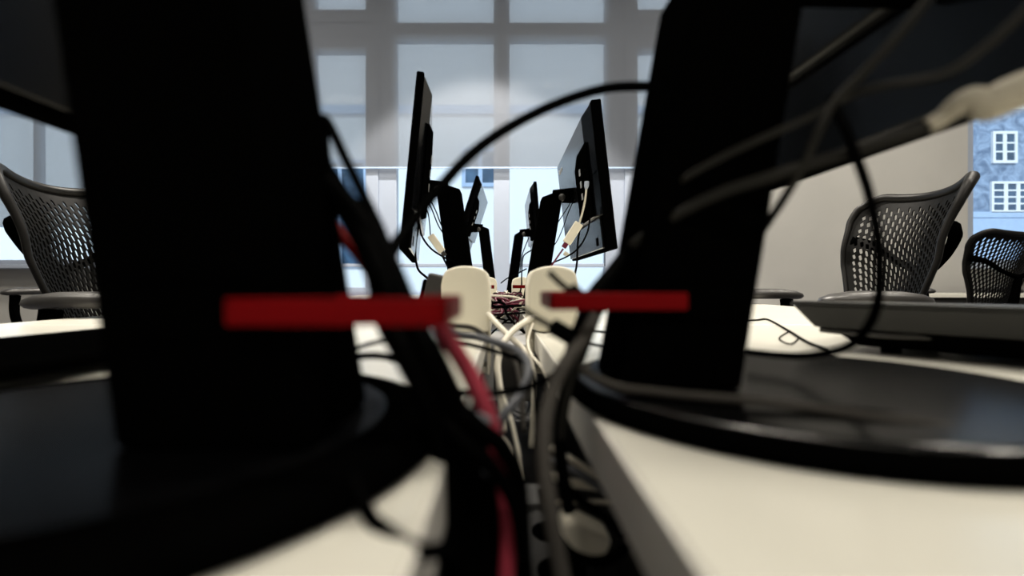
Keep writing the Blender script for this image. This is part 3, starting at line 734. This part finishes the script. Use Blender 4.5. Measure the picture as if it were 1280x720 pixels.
p = U(728, 668, .30)
g = empty('power_plug', p+Vector((0,0,-.012)), 'pale grey power plug low in the gap under the right desk edge', 'plug')
q = Matrix.Translation(p) @ Matrix.Rotation(math.radians(25), 4, 'Y')
MB().box((-.016,-.012,-.009),(.014,.012,.009), q).build('plug_body', M['cream'], g, bevel=.004)
MB().box((.0138,-.008,-.006),(.022,.008,.006), q).build('strain_relief', M['cable_grey'], g, bevel=.002)
p = Vector((.045, .36, DT-.197))
g = empty('power_strip', p, 'dark power strip lying in the tray under the gap', 'power strip')
MB().box((.020,.10,DT-.197),(.072,.50,DT-.155)).build('strip_body', M['cabinet'], g, bevel=.004)
for k in range(6):
    y = .14+.06*k
    MB().tube([(.046,y,DT-.1552),(.046,y,DT-.1535)], .019, 20).build('socket', M['black'], g)
# grey metal box between the desks in the middle of the gap
g = empty('junction_box', (.010, .80, DT-.11), 'grey metal junction box in the gap below the crossing cream cables', 'box')
MB().box((-.030,.78,DT-.12),(.052,1.0,DT-.030)).build('box_body', M['steel'], g, bevel=.003)
MB().box((-.012,.777,DT-.10),(.030,.78,DT-.045)).build('front_plate', M['greyplug'], g, bevel=.001)

# tangle between the far monitors
rnd = random.Random(21)
kinds = [('cable_maroon','maroon cable in the tangle in the far part of the gap','maroon cables in the far tangle')]*9 + \
        [('cable_black','black cable in the tangle in the far part of the gap','black cables in the far tangle')]*11 + \
        [('cable_white','pale cable in the tangle in the far part of the gap','pale cables in the far tangle')]*5
for i, (mt, lab, gr) in enumerate(kinds):
    y = rnd.uniform(.86, 1.5) if i % 3 else rnd.uniform(1.4, 2.0)
    x = rnd.uniform(-.03, .05); s = rnd.choice((-1,1))
    P = [Vector((.012 + s*rnd.uniform(.05,.08), y, CZ-.052))]
    for k in range(5):
        y += rnd.uniform(-.10,.12)
        P.append(Vector((.012 + rnd.uniform(-.045,.045), max(.80,y), CZ - rnd.uniform(.022,.075))))
    P.append(Vector((.012 - s*rnd.uniform(.02,.05), max(.8,y+.05), CZ-.10)))
    cable(P, rnd.choice((.0018,.0022,.0026)), mt, lab, group=gr, seg=8)

# behind the second left monitor
L1 = 1.13
cable([(528,255,L1),(523,284,L1),(519,312,L1),(522,335,L1),(531,345,1.05),(540,351,.85),(548,356,.75)], .0026, 'cable_black', 'thick black cable hanging straight down behind the second left monitor')
cable([(524,275,L1),(527,294,L1),(538,310,L1),(554,321,L1),(567,327,1.15),(580,332,1.2)], .0022, 'cable_black', 'black cable curving from second left monitor to its column')
cable([(533,246,1.14),(540,262,1.14),(548,282,1.15),(558,297,1.17),(566,308,1.2)], .0014, 'cable_black', 'thin black cable slanting behind the second left monitor, left of a pair', group='pair of thin cables behind the second left monitor')
cable([(534,242,1.15),(544,262,1.15),(552,282,1.16),(561,296,1.18),(568,304,1.2)], .0014, 'cable_black', 'thin black cable slanting behind the second left monitor, right of a pair', group='pair of thin cables behind the second left monitor')
cable([(530,255,L1),(535,266,L1),(537,280,L1),(538,294,L1)], .0013, 'cable_grey', 'thin grey wire down to the left cream adapter')
cable([(552,318,L1),(558,330,L1),(564,340,1.1),(575,350,1.0)], .0022, 'cable_black', 'black lead leaving the left cream adapter')
def dongle(a, b, hw, label, tipmat):
    A, B = U(*a), U(*b); d = (B-A); ln = d.length; d.normalize()
    r = empty('adapter', B, label, 'adapter', 'cream cable adapters hanging behind the monitors')
    z = d; y = Vector((0,1,0)); x = y.cross(z).normalized(); y = z.cross(x)
    T = Matrix((x, y, z)).transposed().to_4x4(); T.translation = A
    MB().box((-hw,-hw*.55,0),(hw,hw*.55,ln), T).build('adapter_body', M['cream'], r, bevel=.002)
    MB().box((-hw*.55,-hw*.45,ln),(hw*.55,hw*.45,ln*1.22), T).build('connector', M[tipmat], r, bevel=.001)
dongle((538,294,L1), (553,315,L1), .0085, 'cream cable adapter hanging behind the second left monitor', 'greyplug')
wp = empty('display_plug', U(528,262,L1), 'pale grey plug in the back of the second left monitor', 'plug')
MB().box(tuple(U(525,273,L1)-Vector((0,.006,0))), tuple(U(532,253,L1)+Vector((0,.006,0)))).build('plug_body', M['cable_bluegrey'], wp, bevel=.001)
# behind the second right monitor
R1 = 1.24
cable([(733,234,1.085),(732,246,1.085),(729,262,1.09),(724,280,1.1)], .0022, 'cable_white', 'white cable from white plug to the right cream adapter', plug=(.018,.0052), plugmat='frame')
dongle((724,279,1.1), (708,304,1.1), .0098, 'cream cable adapter hanging behind the second right monitor', 'cable_maroon')
cable([(704,311,1.1),(697,321,1.1),(690,331,1.1),(680,342,1.15),(672,352,1.08)], .0020, 'cable_maroon', 'purple red cable leaving the right cream adapter')
cable([(738,258,1.09),(737,275,1.10),(734,291,1.11),(724,309,1.14),(710,320,1.18),(690,329,1.24),(668,340,1.28)], .0020, 'cable_black', 'black cable sweeping down left from the second right monitor')
cable([(728,262,1.12),(724,290,1.13),(722,308,1.13),(721,330,1.12),(718,346,1.1),(716,360,1.06)], .0024, 'cable_black', 'black cable hanging straight down behind the second right monitor')
cable([(717,245,R1),(711,257,R1),(704,268,R1),(695,282,1.27),(685,300,1.3)], .0012, 'cable_black', 'thin black wire slanting from the right hinge, left of a pair', group='pair of thin wires at the right hinge')
cable([(719,247,R1),(711,264,R1),(704,284,R1),(697,300,1.27),(690,310,1.3)], .0012, 'cable_black', 'thin black wire slanting from the right hinge, right of a pair', group='pair of thin wires at the right hinge')
cable([(731,211,1.09),(726,222,1.12),(721,236,1.17),(718,248,R1)], .0013, 'cable_black', 'short black wire plugged into the middle of the second right monitor back')
cable([(756,296,1.13),(756,311,1.12),(756,320,1.12),(756,333,1.12)], .0011, 'cable_black', 'short thin wire hanging below the second right monitor')
p = U(708,318,1.21)
g = MB().tube([p+Vector((-.006,0,.004)), p+Vector((.006,0,-.003))], .0055, 10).build('cable_tag', M['cream'], None, bevel=.001)
tag(g, 'small cream cable tag on the black cable below the right cream adapter', 'cable tag'); recentre(g)
# around the farthest right monitor
R2 = 2.1
cable([(661,297,R2),(655,312,R2),(652,322,R2),(650,340,R2)], .0022, 'cable_black', 'thin black cable hanging at the farthest right monitor')
cable([(666,312,1.9),(656,318,1.85),(653,326,1.8),(652,345,1.7),(652,356,1.6),(650,366,1.5)], .0024, 'cable_black', 'black cable bending down into the second red clip on the right')
cable([(658,336,1.7),(645,343,1.75),(634,348,1.8),(626,354,1.8)], .0022, 'cable_black', 'black cable slanting low between the farthest columns')

# ------------------------------------------------------------------ lights
def area(name, loc, rot, sx, sy, e, col):
    l = bpy.data.lights.new(name, 'AREA'); l.shape = 'RECTANGLE'; l.size = sx; l.size_y = sy; l.energy = e; l.color = col
    o = bpy.data.objects.new(name, l); COL.objects.link(o); o.location = loc; o.rotation_euler = rot
    return o
WARM = (1, .93, .81)
for x, y in ((-2.6,.6), (2.6,.4), (2.9,2.7), (-2.6,2.4), (.6,-1.8), (.5,1.2)):
    area('ceiling_lamp', (x,y,CEIL-.06), (0,0,0), 1.3, .35, 62, WARM)
sp = bpy.data.lights.new('window_spot', 'SPOT'); sp.energy = 600; sp.spot_size = math.radians(84); sp.spot_blend = .18; sp.color = (1,.93,.82); sp.shadow_soft_size = .05
so = bpy.data.objects.new('window_spot', sp); COL.objects.link(so); so.location = (-.2,3.33,CEIL-.1)
sun = bpy.data.lights.new('sun', 'SUN'); sun.energy = 1.75; sun.angle = .02; sun.color = (.78,.90,1)
su = bpy.data.objects.new('sun', sun); COL.objects.link(su)
su.rotation_euler = Vector((.25,1,-.75)).to_track_quat('-Z','Y').to_euler()

w = bpy.data.worlds.new('sky'); SC.world = w; w.use_nodes = True
nt = w.node_tree; bg = nt.nodes['Background']
tc = nt.nodes.new('ShaderNodeTexCoord'); sx = nt.nodes.new('ShaderNodeSeparateXYZ')
rp = nt.nodes.new('ShaderNodeValToRGB')
rp.color_ramp.elements[0].position = .0; rp.color_ramp.elements[0].color = (.82,.91,1,1)
rp.color_ramp.elements[1].position = .8; rp.color_ramp.elements[1].color = (.62,.79,1,1)
nt.links.new(tc.outputs['Generated'], sx.inputs[0]); nt.links.new(sx.outputs['Z'], rp.inputs['Fac'])
nt.links.new(rp.outputs['Color'], bg.inputs['Color']); bg.inputs['Strength'].default_value = 1.0

# ------------------------------------------------------------------ camera
cam = bpy.data.cameras.new('camera'); co = bpy.data.objects.new('camera', cam); COL.objects.link(co)
co.location = (0,0,CZ); co.rotation_euler = (math.pi/2,0,0)
cam.sensor_width = 36; cam.lens = F/1280*36; cam.clip_start = .01
cam.shift_x = (640-VX)/1280; cam.shift_y = -(360-VY)/1280
cam.dof.use_dof = True; cam.dof.focus_distance = 1.4; cam.dof.aperture_fstop = 3.4
SC.camera = co
vs = SC.view_settings
vs.view_transform = 'Standard'; vs.look = 'None'; vs.gamma = 1; vs.use_curve_mapping = False; vs.exposure = .25
SC.cycles.max_bounces = 8; SC.cycles.transparent_max_bounces = 16; SC.cycles.sample_clamp_indirect = 4
